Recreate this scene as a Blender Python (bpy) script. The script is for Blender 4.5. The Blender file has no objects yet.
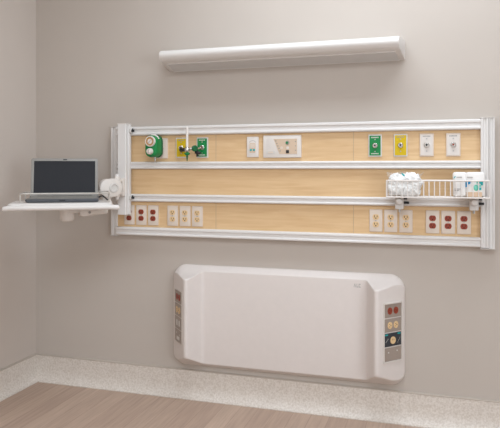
import bpy, bmesh, math, random
from mathutils import Vector, Matrix
random.seed(7)
scene = bpy.context.scene
col = scene.collection
R = math.radians
FZ = 0.015                       # floor level

# ------------------------------------------------------------------ materials
def lin(c):
    return tuple((v/255/12.92 if v/255 <= .04045 else ((v/255+.055)/1.055)**2.4) for v in c)

def mat(name, rgb, rough=.5, metal=0.0, spec=.4, noise=None, bump=None):
    """noise=(scale, amount, stretch) mottles the colour; bump=(scale, strength)"""
    m = bpy.data.materials.new(name); m.use_nodes = True
    nt = m.node_tree; b = nt.nodes['Principled BSDF']
    c = lin(rgb) + (1,)
    b.inputs['Base Color'].default_value = c
    b.inputs['Roughness'].default_value = rough
    b.inputs['Metallic'].default_value = metal
    b.inputs['Specular IOR Level'].default_value = spec
    tc = nt.nodes.new('ShaderNodeTexCoord')
    if noise:
        sc, amt, stretch = noise
        mp = nt.nodes.new('ShaderNodeMapping'); mp.inputs['Scale'].default_value = stretch
        nz = nt.nodes.new('ShaderNodeTexNoise'); nz.inputs['Scale'].default_value = sc
        nz.inputs['Detail'].default_value = 6
        rp = nt.nodes.new('ShaderNodeValToRGB')
        lo = tuple(v*(1-amt) for v in c[:3]) + (1,); hi = tuple(min(1, v*(1+amt)) for v in c[:3]) + (1,)
        rp.color_ramp.elements[0].position = .3; rp.color_ramp.elements[1].position = .7
        rp.color_ramp.elements[0].color = lo; rp.color_ramp.elements[1].color = hi
        nt.links.new(tc.outputs['Object'], mp.inputs['Vector'])
        nt.links.new(mp.outputs['Vector'], nz.inputs['Vector'])
        nt.links.new(nz.outputs['Fac'], rp.inputs['Fac'])
        nt.links.new(rp.outputs['Color'], b.inputs['Base Color'])
    if bump:
        nz2 = nt.nodes.new('ShaderNodeTexNoise'); nz2.inputs['Scale'].default_value = bump[0]
        nz2.inputs['Detail'].default_value = 4
        bp = nt.nodes.new('ShaderNodeBump'); bp.inputs['Strength'].default_value = bump[1]
        bp.inputs['Distance'].default_value = .004
        nt.links.new(tc.outputs['Object'], nz2.inputs['Vector'])
        nt.links.new(nz2.outputs['Fac'], bp.inputs['Height'])
        nt.links.new(bp.outputs['Normal'], b.inputs['Normal'])
    return m

M = {}
M['wall'] = mat('wall_paint', (189,178,168), .75, noise=(3, .015, (1,1,1)), bump=(220, .06))
M['wall_left'] = mat('wall_paint_lightened', (198,186,176), .75, noise=(3, .015, (1,1,1)), bump=(220, .06))  # back wall's paint made lighter, stands in for light missing on this side
M['wall_pale'] = mat('wall_paint_pale', (222,219,214), .75, noise=(3, .015, (1,1,1)))
M['ceiling'] = mat('ceiling_paint', (225,222,216), .8, noise=(40, .02, (1,1,1)))
M['white_enamel'] = mat('white_enamel', (219,213,208), .38, noise=(8, .01, (1,1,1)))
M['thermoform'] = mat('thermoformed_white', (219,209,203), .42, noise=(30, .012, (1,1,1)))
M['aluminium'] = mat('white_aluminium', (222,217,213), .35, noise=(5, .01, (1,1,1)))
M['trim'] = mat('satin_aluminium_trim', (206,200,194), .4, noise=(5, .02, (1,1,1)))
M['capstrip'] = mat('beige_cap_strip', (184,172,160), .5, noise=(5, .02, (1,1,1)))
M['plastic'] = mat('white_plastic', (217,208,200), .4, noise=(20, .01, (1,1,1)))
M['plate'] = mat('bone_plate', (216,200,185), .45, noise=(20, .01, (1,1,1)))
M['ivory'] = mat('ivory_receptacle', (224,190,144), .4, noise=(20, .02, (1,1,1)))
M['red'] = mat('red_receptacle', (146,60,40), .35, noise=(20, .03, (1,1,1)))
M['slot'] = mat('dark_slot', (48,36,32), .6, noise=(20, .03, (1,1,1)))
M['black'] = mat('black_plastic', (38,38,40), .45, noise=(20, .03, (1,1,1)))
M['green'] = mat('oxygen_green', (14,126,64), .4, noise=(20, .03, (1,1,1)))
M['darkgreen'] = mat('dark_green', (22,92,52), .4, noise=(20, .03, (1,1,1)))
M['yellow'] = mat('air_yellow', (206,174,6), .4, noise=(20, .02, (1,1,1)))
M['steel'] = mat('brushed_steel', (180,178,176), .32, metal=.85, noise=(60, .05, (1,1,20)))
M['chrome'] = mat('chrome', (205,200,195), .2, metal=.9, noise=(60, .02, (1,1,1)))
M['brass'] = mat('tan_ring', (186,140,92), .35, metal=.2, noise=(30, .04, (1,1,1)))
M['teal'] = mat('teal_print', (20,166,168), .45, noise=(20, .02, (1,1,1)))
M['mint'] = mat('mint_print', (120,206,184), .45, noise=(20, .02, (1,1,1)))
M['blueprint'] = mat('blue_print', (20,140,190), .45, noise=(20, .02, (1,1,1)))
M['tan'] = mat('tan_print', (216,186,158), .5, noise=(20, .02, (1,1,1)))
M['greyprint'] = mat('grey_print', (150,145,140), .5, noise=(20, .02, (1,1,1)))
M['beige'] = mat('beige_overlay', (208,184,160), .45, noise=(20, .02, (1,1,1)))
M['greyplate'] = mat('grey_cover_plate', (158,143,132), .4, noise=(40, .03, (1,1,10)))
M['greycover'] = mat('pale_grey_print', (176,170,165), .5, noise=(20, .02, (1,1,1)))
M['darkplate'] = mat('charcoal_plate', (52,54,60), .4, noise=(20, .03, (1,1,1)))
M['seam'] = mat('seam_strip', (186,160,130), .5, noise=(20, .02, (1,1,1)))
M['diffuser'] = mat('frosted_diffuser', (206,203,200), .55, noise=(20, .01, (1,1,1)))
M['lapgrey'] = mat('laptop_grey', (142,138,132), .4, noise=(20, .02, (1,1,1)))
M['lapdark'] = mat('laptop_dark_grey', (84,86,90), .4, noise=(20, .03, (1,1,1)))
M['keys'] = mat('keyboard_keys', (150,145,138), .5, noise=(20, .03, (1,1,1)))
M['screen'] = mat('laptop_screen', (46,46,49), .5, spec=.12, noise=(4, .04, (1,1,1)))
M['wire'] = mat('white_wire', (230,222,216), .35, noise=(20, .01, (1,1,1)))
M['galwire'] = mat('steel_wire', (196,190,182), .3, metal=.4, noise=(20, .02, (1,1,1)))
M['nappy'] = mat('white_nonwoven', (246,244,241), .8, noise=(60, .02, (1,1,1)), bump=(90, .35))
M['pack'] = mat('white_film', (236,232,228), .35, noise=(20, .01, (1,1,1)), bump=(28, .25))

# clear crinkled film
m = bpy.data.materials.new('clear_film'); m.use_nodes = True; nt = m.node_tree
nt.nodes.remove(nt.nodes['Principled BSDF'])
tr = nt.nodes.new('ShaderNodeBsdfTransparent'); gl = nt.nodes.new('ShaderNodeBsdfPrincipled')
gl.inputs['Base Color'].default_value = (.85,.84,.83,1); gl.inputs['Roughness'].default_value = .15
mx = nt.nodes.new('ShaderNodeMixShader'); mx.inputs[0].default_value = .17
nz = nt.nodes.new('ShaderNodeTexNoise'); nz.inputs['Scale'].default_value = 45
bp = nt.nodes.new('ShaderNodeBump'); bp.inputs['Strength'].default_value = .7; bp.inputs['Distance'].default_value = .004
nt.links.new(nz.outputs['Fac'], bp.inputs['Height']); nt.links.new(bp.outputs['Normal'], gl.inputs['Normal'])
nt.links.new(tr.outputs[0], mx.inputs[1]); nt.links.new(gl.outputs[0], mx.inputs[2])
nt.links.new(mx.outputs[0], nt.nodes['Material Output'].inputs['Surface'])
M['clear'] = m

# wood laminate: pale maple, grain along x
def wood(name):
    m = bpy.data.materials.new(name); m.use_nodes = True; nt = m.node_tree; b = nt.nodes['Principled BSDF']
    b.inputs['Roughness'].default_value = .45; b.inputs['Specular IOR Level'].default_value = .35
    tc = nt.nodes.new('ShaderNodeTexCoord')
    mp = nt.nodes.new('ShaderNodeMapping'); mp.inputs['Scale'].default_value = (1.2, 1, 16)
    nz = nt.nodes.new('ShaderNodeTexNoise'); nz.inputs['Scale'].default_value = 3.5; nz.inputs['Detail'].default_value = 7
    nz.inputs['Distortion'].default_value = .6
    rp = nt.nodes.new('ShaderNodeValToRGB')
    e = rp.color_ramp.elements
    e[0].position = .28; e[0].color = lin((208,171,127)) + (1,)
    e[1].position = .72; e[1].color = lin((222,189,146)) + (1,)
    nt.links.new(tc.outputs['Object'], mp.inputs['Vector']); nt.links.new(mp.outputs['Vector'], nz.inputs['Vector'])
    nt.links.new(nz.outputs['Fac'], rp.inputs['Fac']); nt.links.new(rp.outputs['Color'], b.inputs['Base Color'])
    return m
M['wood'] = wood('maple_laminate')

# floor planks running away from the viewer (along y)
def floor_mat():
    m = bpy.data.materials.new('vinyl_planks'); m.use_nodes = True; nt = m.node_tree; b = nt.nodes['Principled BSDF']
    b.inputs['Roughness'].default_value = .5; b.inputs['Specular IOR Level'].default_value = .3
    tc = nt.nodes.new('ShaderNodeTexCoord')
    rot = nt.nodes.new('ShaderNodeMapping'); rot.inputs['Rotation'].default_value = (0,0,R(90))
    br = nt.nodes.new('ShaderNodeTexBrick')
    br.inputs['Color1'].default_value = lin((178,153,136)) + (1,)
    br.inputs['Color2'].default_value = lin((190,165,147)) + (1,)
    br.inputs['Mortar'].default_value = lin((164,140,124)) + (1,)
    br.inputs['Scale'].default_value = 1; br.inputs['Mortar Size'].default_value = .0015
    br.inputs['Brick Width'].default_value = 1.1; br.inputs['Row Height'].default_value = .1
    br.offset = .37
    nt.links.new(tc.outputs['Object'], rot.inputs['Vector']); nt.links.new(rot.outputs['Vector'], br.inputs['Vector'])
    mp = nt.nodes.new('ShaderNodeMapping'); mp.inputs['Scale'].default_value = (26, 1.6, 1)
    nz = nt.nodes.new('ShaderNodeTexNoise'); nz.inputs['Scale'].default_value = 2.4; nz.inputs['Detail'].default_value = 6
    nt.links.new(tc.outputs['Object'], mp.inputs['Vector']); nt.links.new(mp.outputs['Vector'], nz.inputs['Vector'])
    rp = nt.nodes.new('ShaderNodeValToRGB')
    rp.color_ramp.elements[0].position = .3; rp.color_ramp.elements[0].color = (.88,.88,.88,1)
    rp.color_ramp.elements[1].position = .7; rp.color_ramp.elements[1].color = (1.08,1.08,1.08,1)
    mx = nt.nodes.new('ShaderNodeMix'); mx.data_type = 'RGBA'; mx.blend_type = 'MULTIPLY'; mx.inputs[0].default_value = 1
    nt.links.new(nz.outputs['Fac'], rp.inputs['Fac'])
    nt.links.new(br.outputs['Color'], mx.inputs[6]); nt.links.new(rp.outputs['Color'], mx.inputs[7])
    nt.links.new(mx.outputs[2], b.inputs['Base Color'])
    return m
M['floor'] = floor_mat()

# speckled beige cove base
def speckle():
    m = bpy.data.materials.new('speckled_cove'); m.use_nodes = True; nt = m.node_tree; b = nt.nodes['Principled BSDF']
    b.inputs['Roughness'].default_value = .4; b.inputs['Specular IOR Level'].default_value = .35
    tc = nt.nodes.new('ShaderNodeTexCoord')
    n1 = nt.nodes.new('ShaderNodeTexNoise'); n1.inputs['Scale'].default_value = 110; n1.inputs['Detail'].default_value = 5
    r1 = nt.nodes.new('ShaderNodeValToRGB')
    e = r1.color_ramp.elements
    e[0].position = .32; e[0].color = lin((204,192,180)) + (1,)
    e[1].position = .62; e[1].color = lin((224,215,206)) + (1,)
    n2 = nt.nodes.new('ShaderNodeTexNoise'); n2.inputs['Scale'].default_value = 9
    r2 = nt.nodes.new('ShaderNodeValToRGB')
    r2.color_ramp.elements[0].color = (.93,.92,.91,1); r2.color_ramp.elements[1].color = (1,1,1,1)
    mx = nt.nodes.new('ShaderNodeMix'); mx.data_type = 'RGBA'; mx.blend_type = 'MULTIPLY'; mx.inputs[0].default_value = 1
    for n in (n1, n2): nt.links.new(tc.outputs['Object'], n.inputs['Vector'])
    nt.links.new(n1.outputs['Fac'], r1.inputs['Fac']); nt.links.new(n2.outputs['Fac'], r2.inputs['Fac'])
    nt.links.new(r1.outputs['Color'], mx.inputs[6]); nt.links.new(r2.outputs['Color'], mx.inputs[7])
    nt.links.new(mx.outputs[2], b.inputs['Base Color'])
    return m
M['speckle'] = speckle()

# ------------------------------------------------------------------ helpers
def BM(): return bmesh.new()

def box(bm, x0, x1, y0, y1, z0, z1, bev=0, seg=2):
    r = bmesh.ops.create_cube(bm, size=1)
    vs = r['verts']
    for v in vs:
        v.co = Vector(((x0+x1)/2 + v.co.x*(x1-x0), (y0+y1)/2 + v.co.y*(y1-y0), (z0+z1)/2 + v.co.z*(z1-z0)))
    if bev:
        es = list({e for v in vs for e in v.link_edges})
        bmesh.ops.bevel(bm, geom=es, offset=bev, segments=seg, profile=.5, affect='EDGES')
    return bm

def prism(bm, pts, frame, a, b):
    """extrude polygon pts (u,v) from w=a to w=b; frame(u,v,w)->Vector"""
    A = [bm.verts.new(frame(u, v, a)) for u, v in pts]
    B = [bm.verts.new(frame(u, v, b)) for u, v in pts]
    n = len(pts)
    bm.faces.new(A); bm.faces.new(B[::-1])
    for i in range(n):
        bm.faces.new((A[i], B[i], B[(i+1) % n], A[(i+1) % n]))
    return bm
XZ = lambda u, v, w: Vector((u, w, v))        # polygon in x-z, extruded along y
YZ = lambda u, v, w: Vector((w, u, v))        # polygon in y-z, extruded along x

def rrect(x0, x1, z0, z1, r, n=5):
    pts = []
    for cx, cz, a0 in ((x1-r, z1-r, 0), (x0+r, z1-r, 90), (x0+r, z0+r, 180), (x1-r, z0+r, 270)):
        for i in range(n+1):
            a = R(a0 + 90*i/n); pts.append((cx + r*math.cos(a), cz + r*math.sin(a)))
    return pts

def rbox(bm, x0, x1, y0, y1, z0, z1, r, edge=0.0):
    """rounded-rectangle slab in x-z; y0 is the wall side, y1 the front (smaller y); edge softens the front rim"""
    prism_l = [(rrect(x0, x1, z0, z1, r), y0)]
    if edge:
        prism_l += [(rrect(x0, x1, z0, z1, r), y1+edge), (rrect(x0+edge*.3, x1-edge*.3, z0+edge*.3, z1-edge*.3, max(r-edge*.3, .0005)), y1+edge*.3),
                    (rrect(x0+edge, x1-edge, z0+edge, z1-edge, max(r-edge, .0005)), y1)]
    else:
        prism_l += [(rrect(x0, x1, z0, z1, r), y1)]
    rings = [[bm.verts.new((x, y, z)) for x, z in p] for p, y in prism_l]
    n = len(rings[0])
    bm.faces.new(rings[0]); bm.faces.new(rings[-1][::-1])
    for a, b in zip(rings, rings[1:]):
        for i in range(n): bm.faces.new((a[i], b[i], b[(i+1) % n], a[(i+1) % n]))
    return bm

def basis(d):
    d = d.normalized(); h = Vector((0,0,1)) if abs(d.z) < .9 else Vector((1,0,0))
    u = d.cross(h).normalized(); return u, d.cross(u).normalized()

def cyl(bm, p0, p1, r0, r1=None, seg=20, bev=0):
    p0 = Vector(p0); p1 = Vector(p1); r1 = r0 if r1 is None else r1
    d = p1-p0; u, v = basis(d); L = d.length; dn = d.normalized()
    st = [(0, r0), (L, r1)] if not bev else [(0, r0-bev), (bev*.3, r0-bev*.3), (bev, r0), (L-bev, r1), (L-bev*.3, r1-bev*.3), (L, r1-bev)]
    return lathe(bm, p0, dn, st, seg)

def lathe(bm, p0, axis, st, seg=20):
    p0 = Vector(p0); axis = Vector(axis).normalized(); u, v = basis(axis)
    rings = [[bm.verts.new(p0 + axis*h + u*(r*math.cos(2*math.pi*i/seg)) + v*(r*math.sin(2*math.pi*i/seg))) for i in range(seg)] for h, r in st]
    bm.faces.new(rings[0]); bm.faces.new(rings[-1][::-1])
    for a, b in zip(rings, rings[1:]):
        for i in range(seg): bm.faces.new((a[i], b[i], b[(i+1) % seg], a[(i+1) % seg]))
    return bm

def tube(bm, path, r, seg=8, closed=False):
    P = [Vector(p) for p in path]; n = len(P); rings = []; u = None
    for i, p in enumerate(P):
        a = P[(i-1) % n] if (closed or i) else P[0]; b = P[(i+1) % n] if (closed or i < n-1) else P[-1]
        d = (b-a).normalized()
        if u is None: u, _ = basis(d)
        u = (u - d*u.dot(d)).normalized(); v = d.cross(u)
        rings.append([bm.verts.new(p + u*(r*math.cos(2*math.pi*k/seg)) + v*(r*math.sin(2*math.pi*k/seg))) for k in range(seg)])
    m = n if closed else n-1
    for i in range(m):
        a, b = rings[i], rings[(i+1) % n]
        for k in range(seg): bm.faces.new((a[k], a[(k+1) % seg], b[(k+1) % seg], b[k]))
    if not closed: bm.faces.new(rings[0][::-1]); bm.faces.new(rings[-1])
    return bm

def ball(bm, c, r, s=(1,1,1), seg=16):
    mm = Matrix.Translation(c) @ Matrix.Diagonal((s[0], s[1], s[2], 1))
    bmesh.ops.create_uvsphere(bm, u_segments=seg, v_segments=seg//2+2, radius=r, matrix=mm); return bm

def root_matrix(o):
    m = Matrix.Identity(4)
    while o is not None:
        m = Matrix.LocRotScale(o.location, o.rotation_euler, o.scale) @ m; o = o.parent
    return m

def obj(name, bm, m, parent=None, world=True, smooth=35):
    """link the bmesh as ONE mesh object; geometry given in world space unless world=False"""
    if parent is not None and world: bm.transform(root_matrix(parent).inverted())
    bmesh.ops.recalc_face_normals(bm, faces=bm.faces[:])
    me = bpy.data.meshes.new(name); bm.to_mesh(me); bm.free()
    me.materials.append(m if not isinstance(m, str) else M[m])
    if smooth:
        me.polygons.foreach_set('use_smooth', [True]*len(me.polygons)); me.set_sharp_from_angle(angle=R(smooth))
    o = bpy.data.objects.new(name, me); col.objects.link(o)
    if parent is not None: o.parent = parent
    return o

def tag(o, label=None, cat=None, group=None, kind=None):
    for k, v in (('label', label), ('category', cat), ('group', group), ('kind', kind)):
        if v: o[k] = v
    return o

def thing(name, label, cat, loc=(0,0,0), rz=0, group=None):
    o = bpy.data.objects.new(name, None); col.objects.link(o); o.empty_display_size = .05
    o.location = loc; o.rotation_euler = (0,0,rz)
    return tag(o, label, cat, group)

def dup(o, parent=None):
    c = o.copy(); col.objects.link(c); c.parent = parent
    for ch in [k for k in bpy.data.objects if k.parent == o]: dup(ch, c)
    return c

def struct(name, bm, m, smooth=35):
    return tag(obj(name, bm, m, smooth=smooth), kind='structure')

def fillet(pts, rads, n=6):
    """open polyline with rounded corners; always the same point count for the same rads list"""
    out = [pts[0]]
    for i in range(1, len(pts)-1):
        p = Vector(pts[i]); a = Vector(pts[i-1]) - p; b = Vector(pts[i+1]) - p
        r = min(rads[i], a.length*.48, b.length*.48)
        A = p + a.normalized()*r; B = p + b.normalized()*r
        for k in range(n+1):
            t = k/n; q = A*(1-t)**2 + p*2*t*(1-t) + B*t*t; out.append((q.x, q.y))
    out.append(pts[-1]); return out

# ------------------------------------------------------------------ room shell
RX, RY, RZ = 5.2, -5.6, 3.1
struct('floor', box(BM(), -.1, RX+.1, RY-.1, .1, FZ-.1, FZ), 'floor')
struct('ceiling', box(BM(), -.1, RX+.1, RY-.1, .1, RZ, RZ+.1), 'ceiling')
struct('wall_back', box(BM(), -.1, RX+.1, 0, .1, FZ, RZ), 'wall')
struct('wall_left', box(BM(), -.1, 0, RY, 0, FZ, RZ), 'wall_left')
struct('wall_right', box(BM(), RX, RX+.1, RY, 0, FZ, RZ), 'wall_pale')
struct('wall_front', box(BM(), -.1, RX+.1, RY-.1, RY, FZ, RZ), 'wall_pale')

bm = BM()
for a, b, c, d in ((-4.5,-4.44,.6,2.5), (-2.16,-2.1,.6,2.5), (-3.33,-3.27,.6,2.5), (-4.5,-2.1,.6,.66), (-4.5,-2.1,2.44,2.5)): box(bm, RX-.02, RX, a, b, c, d)
struct('added_window_1', bm, 'white_enamel')  # added frame around the side fill light; no such opening is known

# coved speckled base with a slim cap strip
TOPB = .172
prof = [(0, FZ), (.05, FZ), (.05, FZ+.004)]
for i in range(9):
    a = R(90*i/8); prof.append((.05 - .038*math.sin(a), FZ+.004 + .082*(1-math.cos(a))))
prof += [(.012, TOPB), (0, TOPB)]
capp = [(0, TOPB), (.013, TOPB), (.0145, TOPB+.001), (.0145, TOPB+.004), (.012, TOPB+.006), (0, TOPB+.007)]
def base_run(pts, along, a, b, mit_a=False):
    bm = BM()
    def fr(d, z, w): return Vector((w, -d, z)) if along == 'x' else Vector((d, -w, z))
    A = [bm.verts.new(fr(d, z, a + (d if mit_a else 0))) for d, z in pts]
    B = [bm.verts.new(fr(d, z, b)) for d, z in pts]
    bm.faces.new(A); bm.faces.new(B[::-1]); n = len(pts)
    for i in range(n): bm.faces.new((A[i], B[i], B[(i+1) % n], A[(i+1) % n]))
    return bm
struct('baseboard_back', base_run(prof, 'x', 0, 2.2641, True), 'speckle')
struct('baseboard_back.001', base_run(prof, 'x', 2.2647, RX), 'speckle')
struct('baseboard_left', base_run(prof, 'y', 0, -RY, True), 'speckle')
struct('trim_1', base_run(capp, 'x', 0, RX, True), 'capstrip')
struct('trim_2', base_run(capp, 'y', 0, -RY, True), 'capstrip')

# ------------------------------------------------------------------ overbed light
t = thing('overbed_light', 'long white wall-mounted overbed light above the wood panel', 'light', (1.59, 0, 1.935))
XL, XR = .925, 2.292
lp = [(-.003,1.9345), (.005,1.934), (.140,1.959), (.165,1.963), (.182,1.970), (.194,1.981), (.200,1.994), (.199,2.006), (.190,2.017), (.170,2.026), (.13,2.032), (.06,2.036), (.01,2.037), (-.003,2.037)]
def slab(pts, x0, x1): return prism(BM(), [(-d, z) for d, z in pts], YZ, x0, x1)
sl = (1.959-1.934)/.135
uz = lambda d: 1.934 + (d-.005)*sl
def lerp_slab(pts, l, r, slant=.1):
    """slab whose two ends lean inwards towards the front"""
    bm = BM()
    A = [bm.verts.new((l + slant*d, -d, z)) for d, z in pts]; B = [bm.verts.new((r - slant*d, -d, z)) for d, z in pts]
    n = len(pts); bm.faces.new(A); bm.faces.new(B[::-1])
    for i in range(n): bm.faces.new((A[i], B[i], B[(i+1) % n], A[(i+1) % n]))
    return bm
XL, XR = .936, 2.293
obj('housing', lerp_slab(lp, XL+.010, XR-.010), 'white_enamel', t)
shrink = lambda k: [(d*(1-k/.2), 1.985 + (z-1.985)*(1-k/.05)) for d, z in lp]
for x, s in ((XL, 1), (XR, -1)):
    bm = BM(); rings = []
    for k, w in ((0, .010), (0, .004), (.0012, .0012), (.004, 0)):
        rings.append([bm.verts.new((x + s*(w + .1*d), -d, z)) for d, z in shrink(k)])
    n = len(lp); bm.faces.new(rings[0]); bm.faces.new(rings[-1])
    for p, q in zip(rings, rings[1:]):
        for i in range(n): bm.faces.new((p[i], q[i], q[(i+1) % n], p[(i+1) % n]))
    obj('end_cap', bm, 'white_enamel', t)
d0, d1, th = .012, .132, .003
low = lambda e0, e1, h: [(e0, uz(e0)), (e1, uz(e1)), (e1, uz(e1)-h), (e0, uz(e0)-h)]
obj('diffuser', lerp_slab(low(d0, d1, th), XL+.030, XR-.030), 'diffuser', t)
for a, b, e0, e1 in ((XL+.026, XR-.026, d1, d1+.004), (XL+.026, XR-.026, d0-.004, d0)):
    obj('lens_lip', lerp_slab(low(e0, e1, .005), a, b), 'white_enamel', t)

# ------------------------------------------------------------------ headwall with rails
hw = thing('headwall_panel', 'maple-faced hospital headwall panel framed by white horizontal rails', 'wall panel', (1.645, 0, .96))
X0, X1 = .604, 2.666
RAILS = [(1.555, 1.609), (1.355, 1.399), (1.161, 1.207), (.958, 1.009)]
def rail_profile(z0, z1):
    h = z1-z0
    return [(0,z0), (.042,z0), (.050,z0+.003), (.053,z0+.006), (.053,z0+h*.24), (.051,z0+h*.29), (.0485,z0+h*.34), (.0485,z0+h*.62),
            (.051,z0+h*.68), (.055,z0+h*.72), (.055,z1-.006), (.052,z1-.002), (.044,z1), (0,z1)]
for z0, z1 in RAILS:
    obj('rail', slab(rail_profile(z0, z1), X0, X1), 'aluminium', hw, smooth=25)
rows = [(1.399, 1.555, (X0, 1.237, 2.025, X1)), (1.207, 1.355, (X0, X1)), (1.009, 1.161, (X0, 1.237, 2.025, X1))]
for z0, z1, xs in rows:
    for a, b in zip(xs, xs[1:]):
        obj('wood_panel', box(BM(), a+(.0015 if a != X0 else 0), b-(.0015 if b != X1 else 0), -.030, -.002, z0, z1), 'wood', hw)
    for x in xs[1:-1]:
        obj('seam_strip', box(BM(), x-.0015, x+.0015, -.0305, -.002, z0, z1), 'seam', hw)
def vert(name, pts, z0, z1, m='aluminium'):
    return obj(name, prism(BM(), pts, lambda u, v, w: Vector((u, -v, w)), z0, z1), m, hw, smooth=25)
def chan(x0, x1, d):
    w = x1-x0
    return [(x0,0), (x0,d-.003), (x0+.003,d), (x0+w*.28,d), (x0+w*.36,d-.006), (x0+w*.64,d-.006), (x0+w*.72,d), (x1-.003,d), (x1,d-.003), (x1,0)]
vert('corner_post', chan(2.666, 2.7035, .058), .958, 1.612)
vert('corner_post', chan(2.7045, 2.734, .046), .955, 1.612)
vert('corner_post', chan(.558, .604, .036), .955, 1.609)
for x0, x1, d, z in ((2.664, 2.705, .060, 1.612), (2.705, 2.7355, .048, 1.612), (.556, .604, .038, 1.609)):
    for zz in (z, .951):
        obj('end_cap', box(BM(), x0, x1, -d, 0, zz, zz+.004, .001), 'trim', hw)

# ------------------------------------------------------------------ outlets
WY = -.030
def make_outlet(name, m, label, group):
    t = thing(name, label, 'outlet', (0, WY, 0), 0, group)
    w, h = .0675, .1185
    bm = BM(); rbox(bm, -w/2, w/2, 0, -.007, -h/2, h/2, .004, .003); obj('wall_plate', bm, 'plate', t, world=False)
    for s in (1, -1):
        cz = s*.0195
        pts = []
        for i in range(28):
            a = 2*math.pi*i/28; pts.append((.0172*math.cos(a), cz + max(-.0142, min(.0142, .0172*math.sin(a)))))
        bm = BM(); prism(bm, pts, XZ, -.005, -.0092); rc = obj('receptacle', bm, m, t, world=False)
        bm = BM()
        box(bm, -.0084, -.0054, -.0098, -.0088, cz-.002, cz+.009)
        box(bm, .0054, .0084, -.0098, -.0088, cz-.001, cz+.008)
        cyl(bm, (0, -.0088, cz-.0065), (0, -.0098, cz-.0065), .0034, seg=12)
        obj('slots', bm, 'slot', rc, world=False)
    bm = BM(); cyl(bm, (0, -.006, 0), (0, -.0085, 0), .0032, seg=12); obj('screw', bm, 'steel', t, world=False)
    return t
red = make_outlet('red_outlet', 'red', '', 'red hospital outlets')
ivo = make_outlet('ivory_outlet', 'ivory', '', 'ivory outlets')
OUT = [
 (red, .683, 'red duplex outlet half hidden by the foot of the white track column'),
 (red, .763, 'red duplex outlet just right of the white track column, fully visible'),
 (red, .841, 'red duplex outlet in bottom left row, next to the left group of ivory outlets'),
 (ivo, .967, 'ivory duplex outlet directly right of the left red outlets'),
 (ivo, 1.046, 'ivory duplex outlet in the middle of the left ivory trio'),
 (ivo, 1.123, 'ivory duplex outlet in left trio, nearest the thin seam in the wood'),
 (ivo, 2.144, 'ivory duplex outlet leftmost of the trio under the white wire basket'),
 (ivo, 2.221, 'ivory duplex outlet in middle of trio under basket, below its left clamp'),
 (ivo, 2.299, 'ivory duplex outlet rightmost of the trio under the basket, beside red outlets'),
 (red, 2.433, 'red duplex outlet leftmost of the trio under right half of wire basket'),
 (red, 2.510, 'red duplex outlet in the middle of the trio at lower right'),
 (red, 2.587, 'red duplex outlet at far right end of the bottom row, under basket clamp'),
]
seen = set()
for src, x, label in OUT:
    o = src if src.name not in seen else dup(src)
    seen.add(src.name); o.location = (x, WY, 1.081); o['label'] = label

# ------------------------------------------------------------------ gas outlet plates
def make_gas(name, m, label, x, marks, group='medical gas outlets', centre='steel'):
    t = thing(name, label, 'gas outlet', (x, WY, 1.480), 0, group)
    w, h = .0705, .119
    bm = BM(); rbox(bm, -w/2, w/2, 0, -.008, -h/2, h/2, .003, .002); obj('frame', bm, 'trim' if m != 'plastic' else 'plate', t, world=False)
    bm = BM(); rbox(bm, -w/2+.006, w/2-.006, -.007, -.0095, -h/2+.007, h/2-.007, .002); obj('face_plate', bm, m, t, world=False)
    bm = BM(); lathe(bm, (0, -.009, 0), (0,-1,0), [(0,.0135), (.004,.0135), (.006,.011), (.014,.0105), (.014,.0065), (.006,.006)], 18)
    c = obj('connector', bm, 'chrome', t, world=False)
    bm = BM(); cyl(bm, (0, -.014, 0), (0, -.0235, 0), .0048, seg=12); obj('valve_core', bm, centre, c, world=False)
    for s in (1, -1):
        bm = BM(); cyl(bm, (0, -.009, s*.032), (0, -.011, s*.032), .0035, seg=12); obj('screw', bm, 'steel', t, world=False)
    if marks:
      for z in marks:
        bm = BM()
        for k in range(6):
            xx = -.019 + k*.0065
            box(bm, xx, xx+.0042, -.0099, -.009, z, z+.006)
        obj('markings', bm, 'plastic' if m == 'green' else 'greyprint', t, world=False)
    return t
make_gas('gas_outlet', 'yellow', 'yellow gas outlet at left, behind the flowmeter with the upright tube', 1.024, (.040,), centre='black')
make_gas('gas_outlet', 'green', 'green gas outlet at left, with black and green fittings in front', 1.155, (.040, -.046), centre='red')
make_gas('gas_outlet', 'green', 'green gas outlet at right with nothing plugged in, beside bare yellow one', 2.140, (.040, -.046), centre='black')
make_gas('gas_outlet', 'yellow', 'yellow gas outlet at right with bare connector, beside the white ones', 2.272, (.040,), centre='black')
make_gas('vacuum_outlet', 'plastic', 'white vacuum outlet directly right of the bare yellow gas outlet', 2.404, (.042,), 'white vacuum outlets', centre='black')
make_gas('vacuum_outlet', 'plastic', 'white vacuum outlet at far right end of the top row, red-centred connector', 2.535, (.042,), 'white vacuum outlets', centre='red')

# white plate behind the suction regulator
t = thing('vacuum_outlet', 'white outlet plate mostly hidden behind the green suction regulator', 'gas outlet', (.900, WY, 1.478), 0)
bm = BM(); rbox(bm, -.034, .036, 0, -.010, -.060, .060, .003, .003); obj('wall_plate', bm, 'plate', t, world=False)
bm = BM(); cyl(bm, (0, -.009, 0), (0, -.022, 0), .013, seg=18, bev=.002); obj('connector', bm, 'chrome', t, world=False)

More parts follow.
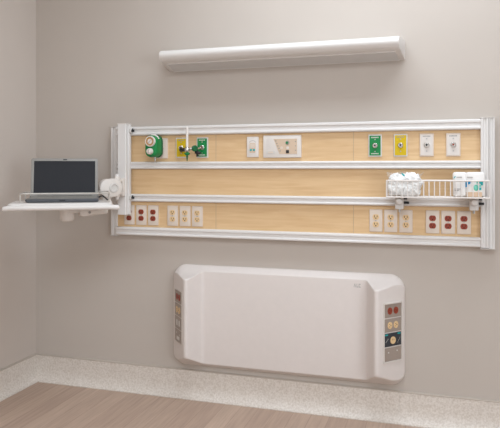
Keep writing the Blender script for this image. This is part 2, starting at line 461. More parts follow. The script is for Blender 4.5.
# ------------------------------------------------------------------ suction regulator
t = thing('suction_regulator', 'green suction regulator with round gauge and white knob', 'suction regulator', (.9, -.06, 1.49))
cx0, cx1, z0, z1 = .836, .912, 1.424, 1.551
bm = BM(); rbox(bm, cx0, cx1, -.070, -.135, z0, z1, .034, .010); obj('body', bm, 'green', t)
bm = BM(); rbox(bm, cx0+.003, cx1+.003, -.056, -.072, z0-.002, z1+.003, .034, .004); obj('back_cover', bm, 'darkgreen', t)
gx = .874
bm = BM(); cyl(bm, (gx, -.050, 1.478), (gx, -.058, 1.478), .012); obj('adapter', bm, 'chrome', t)
bm = BM(); lathe(bm, (gx, -.134, 1.515), (0,-1,0), [(0,.031), (.010,.031), (.014,.029), (.014,.0255), (.010,.025)], 28); g = obj('gauge', bm, 'plastic', t)
bm = BM(); lathe(bm, (gx, -.1435, 1.515), (0,-1,0), [(0,.0255), (.0015,.0255), (.0015,.015), (0,.015)], 28); obj('gauge_ring', bm, 'brass', g)
bm = BM(); cyl(bm, (gx, -.1435, 1.515), (gx, -.1455, 1.515), .0148, seg=24); obj('gauge_face', bm, 'plastic', g)
bm = BM(); prism(bm, [(gx-.009, 1.508), (gx-.006, 1.506), (gx+.007, 1.523), (gx+.006, 1.524)], XZ, -.145, -.1465); obj('needle', bm, 'greyprint', g)
bm = BM(); box(bm, gx-.020, gx-.013, -.1462, -.1445, 1.529, 1.535); obj('gauge_mark', bm, 'yellow', g)
bm = BM(); lathe(bm, (gx-.002, -.134, 1.4575), (0,-1,0), [(0,.019), (.016,.0175), (.022,.015), (.024,.010)], 24); k = obj('knob', bm, 'plastic', t); k['label'] = 'round white control knob'
bm = BM(); box(bm, gx-.0035, gx-.0005, -.1595, -.156, 1.448, 1.468); obj('knob_mark', bm, 'greyprint', k)
bm = BM(); cyl(bm, (gx+.012, -.1, z0+.004), (gx+.012, -.1, z0-.018), .006, .0045, seg=12); cyl(bm, (gx+.012, -.1, z0-.016), (gx+.012, -.1, z0-.03), .003, seg=10); obj('outlet_nipple', bm, 'steel', t)
bm = BM(); box(bm, .868, .876, -.1372, -.134, 1.428, 1.432, .0005); box(bm, .885, .893, -.1372, -.134, 1.430, 1.434, .0005)
obj('rubber_marks', bm, 'black', t)
bm = BM()
pts = [(.874 + .036*math.cos(R(a)), -.100, 1.5165 + .0365*math.sin(R(a))) for a in range(20, 111, 10)]
tube(bm, pts, .006); b_ = obj('top_band', bm, 'plastic', t); b_['label'] = 'white band over the top'

# ------------------------------------------------------------------ flowmeter with tube
t = thing('flowmeter', 'upright clear-tube flowmeter with green nut, plugged into left yellow outlet', 'flowmeter', (1.088, -.10, 1.47))
fx = 1.087
bm = BM(); lathe(bm, (fx, -.10, 1.470), (0,0,1), [(0,.0085), (.012,.0085), (.014,.0072), (.118,.0072), (.122,.0062), (.126,.004)], 16); obj('tube', bm, 'plastic', t)
bm = BM(); ball(bm, (fx, -.10, 1.466), .016, (1,1,1.1)); cyl(bm, (fx, -.10, 1.455), (fx, -.10, 1.482), .0095, seg=16); obj('valve_body', bm, 'chrome', t)
bm = BM(); cyl(bm, (fx-.006, -.10, 1.466), (1.040, -.075, 1.466), .0105, seg=14, bev=.002); cyl(bm, (1.040, -.075, 1.466), (1.026, -.043, 1.474), .012, seg=14); obj('inlet_adapter', bm, 'black', t)
bm = BM(); lathe(bm, (fx, -.10, 1.450), (0,0,-1), [(0,.008), (.002,.016), (.006,.017), (.012,.013), (.016,.008)], 6); obj('green_nut', bm, 'green', t)
bm = BM(); lathe(bm, (fx, -.10, 1.437), (0,0,-1), [(0,.006), (.006,.005), (.008,.007), (.014,.0045), (.016,.006), (.022,.004), (.036,.0025)], 12); obj('hose_barb', bm, 'darkgreen', t)
bm = BM(); cyl(bm, (fx+.008, -.10, 1.470), (fx+.034, -.10, 1.471), .0048, seg=12); ball(bm, (fx+.024, -.10, 1.4705), .0085); obj('side_spigot', bm, 'chrome', t)

t = thing('gas_adapter', 'black and green adapter plugged into left green outlet', 'gas adapter', (1.145, -.08, 1.47))
bm = BM(); lathe(bm, (1.128, -.098, 1.473), (.75,-.55,0), [(0,.013), (.003,.018), (.013,.018), (.016,.014)], 18); obj('knob', bm, 'darkgreen', t)
bm = BM(); cyl(bm, (1.133, -.088, 1.470), (1.152, -.050, 1.478), .0058, seg=14); obj('stem', bm, 'chrome', t)
bm = BM(); cyl(bm, (1.130, -.085, 1.452), (1.163, -.085, 1.446), .0085, seg=12, bev=.002); cyl(bm, (1.143, -.085, 1.45), (1.142, -.08, 1.428), .007, seg=12); cyl(bm, (1.142,-.085,1.466),(1.142,-.085,1.448),.006, seg=12); obj('valve', bm, 'black', t)

# ------------------------------------------------------------------ switch plate and nurse call station
t = thing('data_plate', 'narrow white wall plate with two blue jacks beside the call station', 'wall plate', (1.460, WY, 1.480))
bm = BM(); rbox(bm, -.0345, .0345, 0, -.010, -.058, .058, .004, .003); obj('wall_plate', bm, 'plastic', t, world=False)
bm = BM(); rbox(bm, -.017, .017, -.009, -.0115, -.033, .022, .003); ins_ = obj('insert', bm, 'beige', t, world=False)
bm = BM(); rbox(bm, -.013, .013, -.0112, -.013, -.008, .018, .003); obj('blank_cover', bm, 'plate', ins_, world=False)
for s in (-1, 1):
    bm = BM(); box(bm, s*.009-.006, s*.009+.006, -.0135, -.011, -.022, -.012, .001); obj('jack', bm, 'teal', t, world=False)['label'] = 'teal jack'
bm = BM()
for k in range(7):
    a = R(20 + k*140/6); box(bm, .018*math.cos(a)-.002, .018*math.cos(a)+.002, -.0106, -.0095, .022+.012*math.sin(a), .025+.012*math.sin(a))
obj('markings', bm, 'greyprint', t, world=False)

t = thing('nurse_call_station', 'wide white call station with speaker grille and beige control field', 'call station', (1.631, WY, 1.481))
bm = BM(); rbox(bm, -.109, .109, 0, -.012, -.0625, .0625, .004, .004); obj('wall_plate', bm, 'plastic', t, world=False)
bm = BM(); prism(bm, [(-.047, .042), (.086, .042), (.086, -.042), (-.014, -.042)], XZ, -.0115, -.0135); cp = obj('control_overlay', bm, 'beige', t, world=False)
bm = BM(); cyl(bm, (.032, -.013, .020), (.032, -.0165, .020), .011, seg=20); bt = obj('button', bm, 'greyprint', cp, world=False)
bm = BM(); cyl(bm, (.030, -.0162, .020), (.030, -.018, .020), .0065, seg=16); obj('button', bm, 'green', cp, world=False)['label'] = 'green call button'
bm = BM(); box(bm, .024, .041, -.0165, -.013, -.038, -.021, .001); obj('call_jack', bm, 'black', cp, world=False)
bm = BM(); cyl(bm, (.033, -.013, -.008), (.033, -.015, -.008), .008, seg=16); obj('button', bm, 'plastic', cp, world=False)
bm = BM(); cyl(bm, (-.001, -.013, -.008), (-.001, -.015, -.008), .008, seg=16); obj('button', bm, 'plate', cp, world=False)
bm = BM()
for k in range(5): cyl(bm, (-.034+k*.006, -.013, .031-k*.014), (-.034+k*.006, -.0145, .031-k*.014), .0035, seg=10)
for k in range(3): cyl(bm, (.078, -.013, .026-k*.024), (.078, -.0145, .026-k*.024), .003, seg=10)
obj('indicator_dots', bm, 'greyprint', cp, world=False)
bm = BM()
for r_ in range(9):
    for c_ in range(9):
        x, z = -.088 + c_*.006, .042 - r_*.007
        if x < -.053 + (.042-z)*.38: cyl(bm, (x, -.0115, z), (x, -.0125, z), .0016, seg=6)
obj('speaker_grille', bm, 'trim', t, world=False)
bm = BM(); rbox(bm, -.090, -.038, -.0115, -.014, -.040, -.024, .0075); hh = obj('handset_slot', bm, 'trim', t, world=False)
bm = BM(); rbox(bm, -.080, -.048, -.0138, -.0150, -.036, -.028, .0038); obj('slot_opening', bm, 'plate', hh, world=False)

# ------------------------------------------------------------------ wire basket
t = thing('wire_basket', 'white wire basket clamped along the lower rail, holding two packages', 'basket', (2.45, -.055, 1.215))
bx0, bx1, by0, by1, bz0, bz1 = 2.212, 2.700, -.075, -.195, 1.214, 1.297
bm = BM()
for z in (bz0, bz1):
    tube(bm, [(bx0,by0,z), (bx0,by1,z), (bx1,by1,z), (bx1,by0,z)], .0036, closed=True)
obj('rim', bm, 'wire', t)
def bar(p, q):
    bm = BM(); tube(bm, [p, q], .0023, 6); return bm
n = 19
for i in range(n+1):
    x = bx0 + (bx1-bx0)*i/n
    obj('bar', bar((x, by1, bz0), (x, by1, bz1)), 'wire', t)
    if 0 < i < n: obj('bar', bar((x, by0, bz0), (x, by0, bz1)), 'wire', t)
bm = BM()
for i in range(n+1):
    x = bx0 + (bx1-bx0)*i/n; tube(bm, [(x, by0, bz0), (x, by1, bz0)], .0026, 6)
for y in (-.115, -.155): tube(bm, [(bx0, y, bz0), (bx1, y, bz0)], .0026, 6)
obj('bottom_grid', bm, 'wire', t)
for i in range(1, 4):
    y = by0 + (by1-by0)*i/4
    for x in (bx0, bx1): obj('bar', bar((x, y, bz0), (x, y, bz1)), 'wire', t)
for cx in (2.270, 2.632):
    bm = BM(); rbox(bm, cx-.021, cx+.021, -.056, -.118, 1.148, 1.211, .005, .004); cl = obj('clamp', bm, 'trim', t)
    bm = BM(); lathe(bm, (cx, -.117, 1.189), (0,-1,0), [(0,.0175), (.016,.0165), (.021,.014), (.023,.009)], 20); obj('clamp_knob', bm, 'white_enamel', cl)
    bm = BM(); cyl(bm, (cx, -.085, 1.150), (cx, -.085, 1.132), .006, seg=12); obj('clamp_screw', bm, 'steel', cl)
    for z, l in ((1.204, .018), (1.181, .028)):
        bm = BM(); cyl(bm, (cx+.020, -.085, z), (cx+.020+l, -.085, z), .0065, seg=12, bev=.0015); obj('clamp_lever', bm, 'black', cl)

# packages in the basket
def noise_disp(bm, amp, sc):
    from mathutils import noise as N
    for v in bm.verts:
        p = v.co*sc; v.co += Vector((N.noise(p), N.noise(p+Vector((9,3,5))), N.noise(p+Vector((4,8,1)))))*amp
t = thing('diaper_bag', 'clear crinkled bag of rolled white diapers at left end of wire basket', 'package', (2.297, -.135, 1.219))
bm = BM(); box(bm, 2.221, 2.375, -.178, -.094, 1.219, 1.329, .026, 4)
bmesh.ops.subdivide_edges(bm, edges=[e for e in bm.edges if e.calc_length() > .03], cuts=9, use_grid_fill=True)
bmesh.ops.subdivide_edges(bm, edges=bm.edges[:], cuts=1, use_grid_fill=True)
noise_disp(bm, .013, 34); noise_disp(bm, .007, 85)
for v in bm.verts: v.co.z = max(v.co.z, 1.2185); v.co.y = max(v.co.y, -.187)
obj('folded_diapers', bm, 'nappy', t)
bm = BM()
pts = [(2.219,1.2185), (2.375,1.2185), (2.381,1.27), (2.376,1.312), (2.392,1.337), (2.365,1.326), (2.330,1.336), (2.285,1.341), (2.250,1.334), (2.208,1.338), (2.219,1.308), (2.214,1.26)]
cxm, czm = 2.297, 1.275
rings = []
for y, k in ((-.084,.90), (-.10,1), (-.138,1.02), (-.172,1), (-.186,.90)):
    ring = []
    for i in range(len(pts)):
        a, b = pts[i], pts[(i+1) % len(pts)]
        for s in range(4):
            u = s/4; x = a[0]+(b[0]-a[0])*u; z = a[1]+(b[1]-a[1])*u
            ring.append(bm.verts.new((cxm+(x-cxm)*k, y, max(1.2185, czm+(z-czm)*k))))
    rings.append(ring)
n = len(rings[0])
for p, q in zip(rings, rings[1:]):
    for i in range(n): bm.faces.new((p[i], q[i], q[(i+1) % n], p[(i+1) % n]))
for rg in (rings[0], rings[-1]):
    c = bm.verts.new((cxm, rg[0].co.y, czm))
    for i in range(n): bm.faces.new((c, rg[i], rg[(i+1) % n]))
from mathutils import noise as NN
for v in bm.verts:
    if v.co.z > 1.225: v.co += Vector((NN.noise(v.co*60), NN.noise(v.co*55+Vector((3,1,7))), NN.noise(v.co*48+Vector((1,6,2)))))*.004
bg = obj('plastic_bag', bm, 'clear', t, smooth=0)
bm = BM(); prism(bm, [(2.283,1.334), (2.289,1.335), (2.302,1.324), (2.300,1.318), (2.292,1.322)], XZ, -.186, -.1875); obj('printed_mark', bm, 'teal', t)['label'] = 'teal print'

t = thing('diaper_package', 'white printed package with teal blocks at right end of wire basket', 'package', (2.594, -.135, 1.219))
px0, px1, pz0, pz1 = 2.531, 2.678, 1.2185, 1.340
bm = BM()
for a, b in ((px0, px0+.064), (px0+.060, px1)):
    q = BM(); box(q, a, b, -.186, -.088, pz0, pz1, .012, 4)
    bmesh.ops.subdivide_edges(q, edges=q.edges[:], cuts=2, use_grid_fill=True)
    for v in q.verts:
        if v.co.z > pz0+.004: v.co += Vector((NN.noise(v.co*30), NN.noise(v.co*26+Vector((3,1,7))), 0))*.0025
    me_ = bpy.data.meshes.new('tmp'); q.to_mesh(me_); q.free(); bm.from_mesh(me_); bpy.data.meshes.remove(me_)
pk = obj('wrapper', bm, 'pack', t)
fy = -.1895
bm = BM(); box(bm, 2.593, 2.664, fy, fy+.005, 1.220, 1.243); obj('tan_band', bm, 'tan', t)
bm = BM(); prism(bm, [(2.589,1.293), (2.612,1.293), (2.610,1.283), (2.600,1.279), (2.597,1.268), (2.589,1.266)], XZ, fy+.005, fy); obj('blue_print', bm, 'blueprint', t)
bm = BM(); prism(bm, [(2.650,1.293), (2.668,1.293), (2.668,1.276), (2.660,1.276), (2.657,1.284), (2.650,1.285)], XZ, fy+.005, fy); obj('blue_print', bm, 'teal', t)
bm = BM(); ball(bm, (2.637, fy+.004, 1.264), .013, (.9,.25,1.2), 14); box(bm, 2.639, 2.645, fy, fy+.005, 1.285, 1.298); box(bm, 2.649, 2.661, fy, fy+.005, 1.270, 1.277); obj('mint_print', bm, 'mint', t)
bm = BM(); box(bm, 2.649, 2.661, fy-.0003, fy+.005, 1.253, 1.265); box(bm, 2.650, 2.658, fy, fy+.005, 1.268, 1.2695); obj('teal_print', bm, 'teal', t)
bm = BM(); prism(bm, [(2.533,1.309), (2.538,1.318), (2.544,1.321), (2.539,1.312)], XZ, fy+.005, fy); obj('swoosh_mark', bm, 'teal', t)
bm = BM()
for a, b, z in ((2.548,2.572,1.314), (2.596,2.622,1.314), (2.538,2.566,1.256), (2.538,2.558,1.249)): box(bm, a, b, fy, fy+.005, z, z+.0025)
obj('fine_print', bm, 'greyprint', t)

# ------------------------------------------------------------------ bed bumper / wall guard
t = thing('bed_bumper', 'large white moulded bed bumper panel low on the wall', 'bed bumper', (1.628, 0, .2))
BX0, BX1, BZ0, BZ1 = .963, 2.293, .203, .795
T0, RID, CEN, A_, B_ = .016, .172, .047, .139, .192
dp = fillet([(BX0, 0), (BX0+.001, T0), (BX0+A_, RID), (BX0+B_+.004, CEN), ((BX0+BX1)/2, CEN), (BX1-B_-.004, CEN), (BX1-A_, RID), (BX1-.001, T0), (BX1, 0)],
            [0, .03, .036, .020, .001, .020, .036, .03, 0], 9)
# add in-between stations so the corner rounding stays smooth
st = []
for a, b in zip(dp, dp[1:]):
    m_ = max(1, int(math.hypot(b[0]-a[0], b[1]-a[1])/.012)) if (a[0] < BX0+.10 or b[0] > BX1-.10) else 1
    for k in range(m_): st.append((a[0]+(b[0]-a[0])*k/m_, a[1]+(b[1]-a[1])*k/m_))
st.append(dp[-1])
def interp(x, tb):
    for (x0, y0), (x1, y1) in zip(tb, tb[1:]):
        if x <= x1: return y0 + (y1-y0)*(x-x0)/(x1-x0)
    return tb[-1][1]
TD = [(0,0), (.012,.003), (.047,.030), (.110,.054), (.20,.066)]
BD = [(0,0), (.012,.005), (.047,.029), (.110,.064), (.20,.102)]
CR = .080
bm = BM(); rings = []
for x, D in st:
    u = min(x-BX0, BX1-x); e = CR - math.sqrt(max(CR*CR - (CR-min(u, CR))**2, 0))
    zt, zb = BZ1-e, BZ0+e
    top = [(D*k/6, zt - interp(D*k/6, TD)) for k in range(7)]
    bot = [(D*k/6, zb + interp(D*k/6, BD)) for k in range(7)]
    r_ = min(.020, D*.35)
    f = fillet([top[-2], top[-1], bot[-1], bot[-2]], [0, r_, r_, 0], 5)
    sec = top[:-2] + f + bot[:-2][::-1]
    rings.append([bm.verts.new((x, -d, z)) for d, z in sec])
n = len(rings[0])
for p, q in zip(rings, rings[1:]):
    for i in range(n-1): bm.faces.new((p[i], q[i], q[i+1], p[i+1]))
    bm.faces.new((p[n-1], q[n-1], q[0], p[0]))
bm.faces.new(rings[0]); bm.faces.new(rings[-1][::-1])
bmesh.ops.remove_doubles(bm, verts=bm.verts[:], dist=.00005)
body = obj('body', bm, 'thermoform', t, smooth=50)

def end_strip(side):
    """service strip on the sloping end face; u runs from the ridge outwards along the slope"""
    s = 1 if side == 'right' else -1
    xr, xo = (BX1-A_, BX1) if s > 0 else (BX0+A_, BX0)
    eu = Vector((xo-xr, -(T0-RID), 0)); L = eu.length; eu.normalize()
    nrm = Vector((s*abs(eu.y), -abs(eu.x), 0)); nrm.normalize()
    O = Vector((xr, -RID, 0)) + nrm*.0008
    def fr(u, z, w): return O + eu*u + Vector((0,0,1))*z + nrm*w
    u0, u1, za, zb = (.060, .180, .357, .657) if s > 0 else (.048, .170, .357, .655)
    def blk(a, b, c, d, w0, w1): return prism(BM(), rrect(a, b, c, d, .002, 3), fr, w0, w1)
    bm = BM()
    for a, b, c, d in ((u0-.004,u0,za-.004,zb+.004), (u1,u1+.004,za-.004,zb+.004), (u0,u1,zb,zb+.006), (u0,u1,za-.006,za)):
        prism(bm, [(a,c), (b,c), (b,d), (a,d)], fr, -.006, (.010 if c == zb else .005) if s > 0 else .0015)
    strip = obj('outlet_strip', bm, 'plastic', t)
    h = (zb-za)/4
    cells = ['red', 'ivory', 'dark', 'blank']
    for k, kind in enumerate(cells):
        c1 = zb - k*h - .003; c0 = c1 - h + .006; um = (u0+u1)/2; zm = (c0+c1)/2
        obj('cover_plate', blk(u0+.001, u1-.001, c0, c1, -.005, .0015), 'darkplate' if kind == 'dark' and s > 0 else 'greyplate', strip)
        if kind in ('red', 'ivory'):
            for q in (-1, 1):
                bm = BM(); cu = um + q*.021
                prism(bm, [(cu + .0155*math.cos(2*math.pi*i/20), zm + .0185*math.sin(2*math.pi*i/20)) for i in range(20)], fr, .001, .0045)
                obj('receptacle', bm, kind, strip)
                bm = BM()
                for dz in (.006, -.006): prism(bm, [(cu-.007, zm+dz-.001), (cu-.001, zm+dz-.001), (cu-.001, zm+dz+.001), (cu-.007, zm+dz+.001)], fr, .004, .005)
                prism(bm, [(cu+.005+.0028*math.cos(i*math.pi/4), zm+.0028*math.sin(i*math.pi/4)) for i in range(8)], fr, .004, .005)
                obj('slots', bm, 'slot', strip)
        elif kind == 'dark' and s > 0:
            bm = BM(); prism(bm, [(um + .018*math.cos(2*math.pi*i/20), zm-.004 + .019*math.sin(2*math.pi*i/20)) for i in range(20)], fr, .001, .005); obj('receptacle', bm, 'ivory', strip)
            bm = BM()
            for du in (-.006, .004): prism(bm, [(um+du, zm-.004), (um+du+.002, zm-.004), (um+du+.002, zm+.004), (um+du, zm+.004)], fr, .0045, .0056)
            obj('slots', bm, 'slot', strip)
            for a, b in ((u0+.006, u0+.026), (u1-.026, u1-.006)):
                obj('label_patch', prism(BM(), [(a, c1-.011), (b, c1-.011), (b, c1-.004), (a, c1-.004)], fr, .001, .0022), 'teal', strip)
            bm = BM()
            for i in range(5):
                a = u0+.010+i*.004; prism(bm, [(a, zm-.012+i*.004), (a+.003, zm-.012+i*.004), (a+.003, zm-.009+i*.004), (a, zm-.009+i*.004)], fr, .001, .002)
                b = u1-.026+i*.004; prism(bm, [(b, zm-.020+i*.006), (b+.003, zm-.020+i*.006), (b+.003, zm-.017+i*.006), (b, zm-.017+i*.006)], fr, .001, .002)
            obj('markings', bm, 'trim', strip)
        elif kind == 'dark':
            for q in (-1, 1):
                bm = BM(); cu = um + q*.021; prism(bm, [(cu-.010, zm-.016), (cu+.010, zm-.016), (cu+.010, zm+.016), (cu-.010, zm+.016)], fr, .001, .0028); obj('jack', bm, 'trim', strip)
        else:
            bm = BM()
            for q in ((-.03, .01), (.03, .014)):
                prism(bm, [(um+q[0]+.004*math.cos(i*math.pi/5), zm+q[1]+.004*math.sin(i*math.pi/5)) for i in range(10)], fr, .001, .003)
            obj('screws', bm, 'trim', strip)
            if s < 0:
                bm = BM(); prism(bm, [(um-.024, zm-.022), (um+.024, zm-.022), (um+.024, zm-.004), (um-.024, zm-.004)], fr, .001, .003); obj('jack', bm, 'trim', strip)
end_strip('right'); end_strip('left')
# small grey maker's mark, top right of the centre face
bm = BM(); mx0, mz0, my = 2.028, .722, -.0473
for pts in ([(0,0),(.006,0),(.010,.016),(.016,0),(.022,0),(.013,.024),(.008,.024)], [(.025,0),(.040,0),(.040,.006),(.031,.006),(.031,.024),(.025,.024)],
            [(.043,0),(.060,0),(.060,.006),(.049,.006),(.049,.018),(.060,.018),(.060,.024),(.043,.024)]):
    prism(bm, [(mx0+a*.62, mz0+b*.85) for a, b in pts], XZ, -.044, my)
obj('logo', bm, 'greycover', t)['label'] = 'small grey logo'

# ------------------------------------------------------------------ track column, arm and laptop tray
t = thing('laptop_mount', 'white wall track column with swing arm carrying the laptop tray', 'laptop arm', (.672, -.05, 1.085))
bm = BM()
cp_ = [(.645,.050), (.645,.106), (.648,.110), (.697,.110), (.700,.107), (.700,.094), (.694,.091), (.694,.074), (.704,.071), (.704,.050)]
prism(bm, cp_, lambda u, v, w: Vector((u, -v, w)), 1.086, 1.621)
trk = obj('track_column', bm, 'aluminium', t, smooth=25)
bm = BM(); prism(bm, [(.6435,.05), (.6435,.111), (.7005,.111), (.7005,.095), (.7005,.07), (.7055,.07), (.7055,.05)], lambda u, v, w: Vector((u, -v, w)), 1.621, 1.626); obj('end_cap', bm, 'plastic', t)
for z in (1.583, 1.185):
    bm = BM(); box(bm, .704, .716, -.075, -.055, z-.012, z+.012, .002); kb = obj('rail_clamp', bm, 'trim', t)
    bm = BM(); cyl(bm, (.712, -.066, z), (.732, -.066, z), .0065, seg=12, bev=.0015); cyl(bm, (.722, -.066, z), (.722, -.066, z+.014), .004, seg=10); obj('clamp_screw', bm, 'black', kb)
# slider bracket on the column
bm = BM(); rbox(bm, .652, .696, -.110, -.130, 1.195, 1.305, .006, .004); br_ = obj('slide_bracket', bm, 'plastic', t)
bm = BM()
for z in (1.215, 1.285): cyl(bm, (.676, -.130, z), (.676, -.1325, z), .004, seg=10)
obj('bolts', bm, 'steel', br_)
pv = Vector((.668, -.155, 0))
bm = BM(); cyl(bm, (pv.x, pv.y, 1.190), (pv.x, pv.y, 1.312), .017, seg=20, bev=.003); box(bm, pv.x, .690, -.160, -.128, 1.205, 1.222, .003); box(bm, pv.x, .690, -.160, -.128, 1.278, 1.295, .003); obj('hinge', bm, 'plastic', t)
for z in (1.188, 1.314):
    bm = BM(); ball(bm, (pv.x, pv.y, z), .0135); obj('hinge_cap', bm, 'white_enamel', t)
# arm: thick rounded link from the hinge down under the tray
A1 = Vector((.640, -.185, 1.250)); A2 = Vector((.565, -.300, 1.125))
d_ = (A2-A1); side = Vector((.85,.52,0)).normalized(); vv = side.cross(d_.normalized())
def stadium(p, q, r, n=10):
    d = (q-p).normalized(); up = d.cross(side).normalized(); out = []
    for c, a0 in ((p, 90), (q, -90)):
        for i in range(n+1):
            a = R(a0 + 180*i/n); out.append(c + d*(r*math.cos(a)) + up*(r*math.sin(a)))
    return out
side = Vector((.80,-.6,0)).normalized()
def link(bm, p, q, r, w, e=.008):
    rs = []
    for k, off in ((r-e, -w), (r-e*.3, -w+e*.3), (r, -w+e), (r, w-e), (r-e*.3, w-e*.3), (r-e, w)):
        rs.append([bm.verts.new(v + side*off) for v in stadium(p, q, k)])
    m_ = len(rs[0]); bm.faces.new(rs[0]); bm.faces.new(rs[-1][::-1])
    for a, b in zip(rs, rs[1:]):
        for i in range(m_): bm.faces.new((a[i], b[i], b[(i+1) % m_], a[(i+1) % m_]))
    return bm
q1 = Vector((.651, -.180, 1.247)); q2 = Vector((.632, -.204, 1.245))
arm = obj('arm', link(BM(), q1, q2, .054, .026), 'plastic', t)
bm = BM(); lathe(bm, q1 + side*.024, side, [(0,.030), (.006,.028), (.008,.020), (.003,.018)], 24); obj('arm_joint_cap', bm, 'trim', arm)
obj('lower_arm', link(BM(), Vector((.634, -.194, 1.235)), Vector((.606, -.206, 1.122)), .026, .020, .006), 'plastic', t)
side = Vector((0, 0, 1))
def flat_link(bm, p, q, r, w):
    d = (q-p).normalized(); up = Vector((-d.y, d.x, 0)).normalized(); rs = []
    for k, off in ((r-.005, -w), (r, -w+.005), (r, w-.005), (r-.005, w)):
        ring = []
        for c, a0 in ((p, 90), (q, -90)):
            for i in range(11):
                a = R(a0 + 18*i); ring.append(bm.verts.new(c + d*(k*math.cos(a)) + up*(k*math.sin(a)) + side*off))
        rs.append(ring)
    m_ = len(rs[0]); bm.faces.new(rs[0]); bm.faces.new(rs[-1][::-1])
    for a, b in zip(rs, rs[1:]):
        for i in range(m_): bm.faces.new((a[i], b[i], b[(i+1) % m_], a[(i+1) % m_]))
    return bm
obj('under_tray_arm', flat_link(BM(), Vector((.606, -.208, 1.112)), Vector((.60, -.40, 1.112)), .028, .014), 'plastic', t)

# tray frame: local x along the tray's front, local y to its back
KS = .972; TH = R(31); O = Vector((.636, -.672, 0))
exv = Vector((math.cos(TH), math.sin(TH), 0)); eyv = Vector((-math.sin(TH), math.cos(TH), 0))
def L2W(bm):
    bm.transform(Matrix.Translation(O) @ Matrix.Rotation(TH, 4, 'Z') @ Matrix.Diagonal((KS, KS, 1, 1))); return bm
TT = 1.181
XYp = lambda u, v, w: Vector((u, v, w))
bm = BM()
rings = []
for ofs, z in ((.014, TT-.033), (.004, TT-.027), (0, TT-.016), (.002, TT-.004), (.007, TT)):
    rings.append([bm.verts.new((x, y, z)) for x, y in rrect(-.262+ofs, .268-ofs, -.012+ofs, .385-ofs, .035)])
n = len(rings[0]); bm.faces.new(rings[0]); bm.faces.new(rings[-1])
for p, q in zip(rings, rings[1:]):
    for i in range(n): bm.faces.new((p[i], q[i], q[(i+1) % n], p[(i+1) % n]))
obj('tray', L2W(bm), 'white_enamel', t)
bz = TT-.021
bm = BM(); tube(bm, [(-.270,-.004,bz-.003), (-.25,-.012,bz), (-.15,-.016,bz), (0,-.018,bz), (.15,-.016,bz), (.25,-.012,bz), (.290,-.004,bz-.003)], .013, 12)
ball(bm, (-.270,-.004,bz-.003), .013); ball(bm, (.290,-.004,bz-.003), .013)
obj('front_bar', L2W(bm), 'white_enamel', t)
# gallery rail
gx0, gx1, gy0, gy1, gz = -.205, .250, .045, .350, TT+.048
def arc(cx, cy, r, a0, a1, n=5): return [(cx+r*math.cos(R(a0+(a1-a0)*i/n)), cy+r*math.sin(R(a0+(a1-a0)*i/n)), gz) for i in range(n+1)]
r_ = .02
loop = arc(gx1-r_, gy1-r_, r_, 0, 90) + arc(gx0+r_, gy1-r_, r_, 90, 180) + arc(gx0+r_, gy0+r_, r_, 180, 270) + arc(gx1-r_, gy0+r_, r_, 270, 360)
bm = BM(); tube(bm, loop, .0032, 8, closed=True); gr = obj('gallery_rail', L2W(bm), 'galwire', t)
for x, y in ((gx0, gy0+.03), (gx0, gy1-.03), (gx1, gy0+.03), (gx1, gy1-.03), (0, gy1)):
    bm = BM(); tube(bm, [(x, y, TT-.002), (x, y, gz)], .0032, 8); obj('rail_post', L2W(bm), 'galwire', gr)
# knuckle and wedge bracket below
bm = BM(); lathe(bm, (.025, .205, TT-.031), (0,0,-1), [(0,.046), (.006,.046), (.010,.039), (.060,.039), (.070,.036), (.075,.028)], 24); obj('swivel_knuckle', L2W(bm), 'plastic', t)
bm = BM()
prism(bm, [(.095, TT-.026), (.255, TT-.026), (.245, TT-.034), (.135, TT-.076), (.112, TT-.078), (.095, TT-.068)], lambda u, v, w: Vector((u, w, v)), .150, .200)
box(bm, .03, .11, .168, .190, TT-.060, TT-.030)
wb = obj('tilt_bracket', L2W(bm), 'plastic', t)
bm = BM(); cyl(bm, (.147, .152, TT-.057), (.147, .146, TT-.057), .007, seg=14); obj('bolt', L2W(bm), 'greyprint', wb)

# ------------------------------------------------------------------ laptop
lx, ly = .006, .079
lap = thing('laptop', 'open grey laptop with dark blank screen on the white tray', 'laptop', O + exv*lx + eyv*(ly+.125) + Vector((0,0,TT)), TH)
W, Dp, Hh = .367, .248, .026
# local: x across, y back, origin at base centre bottom
def lobj(name, bm, m, parent=lap): return obj(name, bm, m, parent, world=False)
bm = BM(); rings = []
for ofs, z in ((.010, .0), (.003, .003), (0, .010), (0, .019), (.003, .0215), (.007, .023)):
    rings.append([bm.verts.new((x, y, z - (.004*(1-(y+Dp/2)/Dp) if z > .012 else 0))) for x, y in rrect(-W/2+ofs, W/2-ofs, -Dp/2+ofs, Dp/2-ofs, .014)])
n = len(rings[0]); bm.faces.new(rings[0]); bm.faces.new(rings[-1])
for p, q in zip(rings, rings[1:]):
    for i in range(n): bm.faces.new((p[i], q[i], q[(i+1) % n], p[(i+1) % n]))
base = lobj('base', bm, 'lapdark')
zt = lambda y: .023 - .004*(1-(y+Dp/2)/Dp)
def deckbox(bm, x0, x1, y0, y1, h0, h1):
    vs = bmesh.ops.create_cube(bm, size=1)['verts']
    for v in vs:
        x = x0 if v.co.x < 0 else x1; y = y0 if v.co.y < 0 else y1
        v.co = Vector((x, y, zt(y) + (h0 if v.co.z < 0 else h1)))
    return bm
lobj('palm_rest', deckbox(BM(), -W/2+.010, W/2-.010, -Dp/2+.010, Dp/2-.012, -.002, .0008), 'lapgrey')
bm = BM()
for r_i in range(5):
    for c_i in range(16):
        x = -.160 + c_i*.0200; y = -.008 + r_i*.021
        deckbox(bm, x, x+.018, y, y+.0175, .0005, .003)
lobj('keyboard', bm, 'keys')
lobj('touchpad', deckbox(BM(), -.05, .04, -Dp/2+.022, -.018, .0005, .0013), 'keys')
lobj('front_latch', box(BM(), -.015, .015, -Dp/2-.001, -Dp/2+.006, .009, .014), 'black')
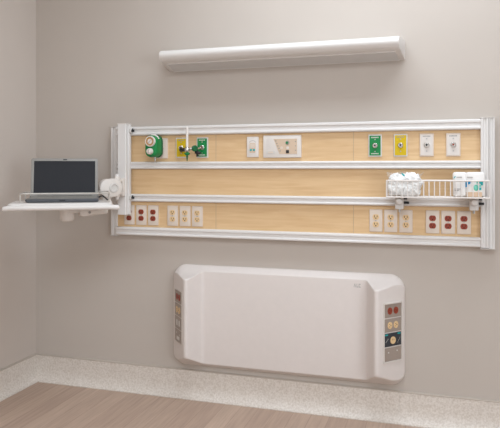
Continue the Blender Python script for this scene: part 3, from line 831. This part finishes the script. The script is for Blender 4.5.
hy = Dp/2-.012
bm = BM()
for s in (-1, 1): cyl(bm, (s*.165-.018, hy, .026), (s*.165+.018, hy, .026), .007, seg=14)
lobj('hinge', bm, 'lapgrey')
# lid, tilted back
tilt = R(15); Hl = .216
def lid_tf(bm):
    bm.transform(Matrix.Translation((0, hy, .026)) @ Matrix.Rotation(-tilt, 4, 'X')); return bm
bm = BM(); rbox(bm, -W/2+.004, W/2-.004, .009, -.001, .0, Hl, .010, .002); lid = lobj('lid', lid_tf(bm), 'lapgrey')
bm = BM(); box(bm, -W/2+.019, W/2-.019, -.0016, .002, .018, Hl-.016); lobj('screen', lid_tf(bm), 'screen', lid)
bm = BM(); box(bm, -.010, .010, -.002, .001, Hl-.011, Hl-.005, .0005); lobj('webcam', lid_tf(bm), 'black', lid)
# short black cable from the right side of the base down to the tray
bm = BM(); tube(bm, [(W/2-.004, .07, .013), (W/2+.010, .07, .024), (W/2+.022, .066, .025), (W/2+.034, .055, .017), (W/2+.044, .045, .006), (W/2+.048, .04, .0042)], .004, 8)
lobj('power_cable', bm, 'black')

# ------------------------------------------------------------------ light
def area(name, loc, size, power, colr, target=None):
    l = bpy.data.lights.new(name, 'AREA'); l.shape = 'RECTANGLE'; l.size, l.size_y = size; l.energy = power; l.color = colr
    o = bpy.data.objects.new(name, l); col.objects.link(o); o.location = loc
    if target:
        o.rotation_euler = (Vector(target)-Vector(loc)).to_track_quat('-Z', 'Y').to_euler()
    return o
warm = (.855, .965, 1.075)
area('ceiling_area_light', (2.2, -.80, RZ-.02), (1.8, .6), 30, warm)
area('ceiling_area_light', (2.1, -3.7, RZ-.02), (3.0, 1.5), 84, warm)  # added fill, unseen above the camera, lifts the room's overall brightness
area('added_side_fill', (RX-.03, -3.3, 1.55), (2.2, 1.7), 98, warm, (0, -2.6, 1.2))  # added fill light without a known source, evens brightness over the walls
w = bpy.data.worlds.new('world'); w.use_nodes = True; scene.world = w
w.node_tree.nodes['Background'].inputs[0].default_value = (1, .97, .94, 1)
w.node_tree.nodes['Background'].inputs[1].default_value = .05

# ------------------------------------------------------------------ camera
F = 616
cam = bpy.data.cameras.new('camera'); co = bpy.data.objects.new('camera', cam); col.objects.link(co)
cam.sensor_fit = 'HORIZONTAL'; cam.sensor_width = 36; cam.lens = 36*F/500
cam.shift_y = -44/500; cam.clip_start = .05
co.location = (2.47, -3.363, 1.35); co.rotation_euler = (R(90), 0, R(17.142))
scene.camera = co
vs = scene.view_settings
scene.display_settings.display_device = 'sRGB'
vs.view_transform = 'Standard'; vs.look = 'None'; vs.exposure = 0.06; vs.gamma = 1.0; vs.use_curve_mapping = False
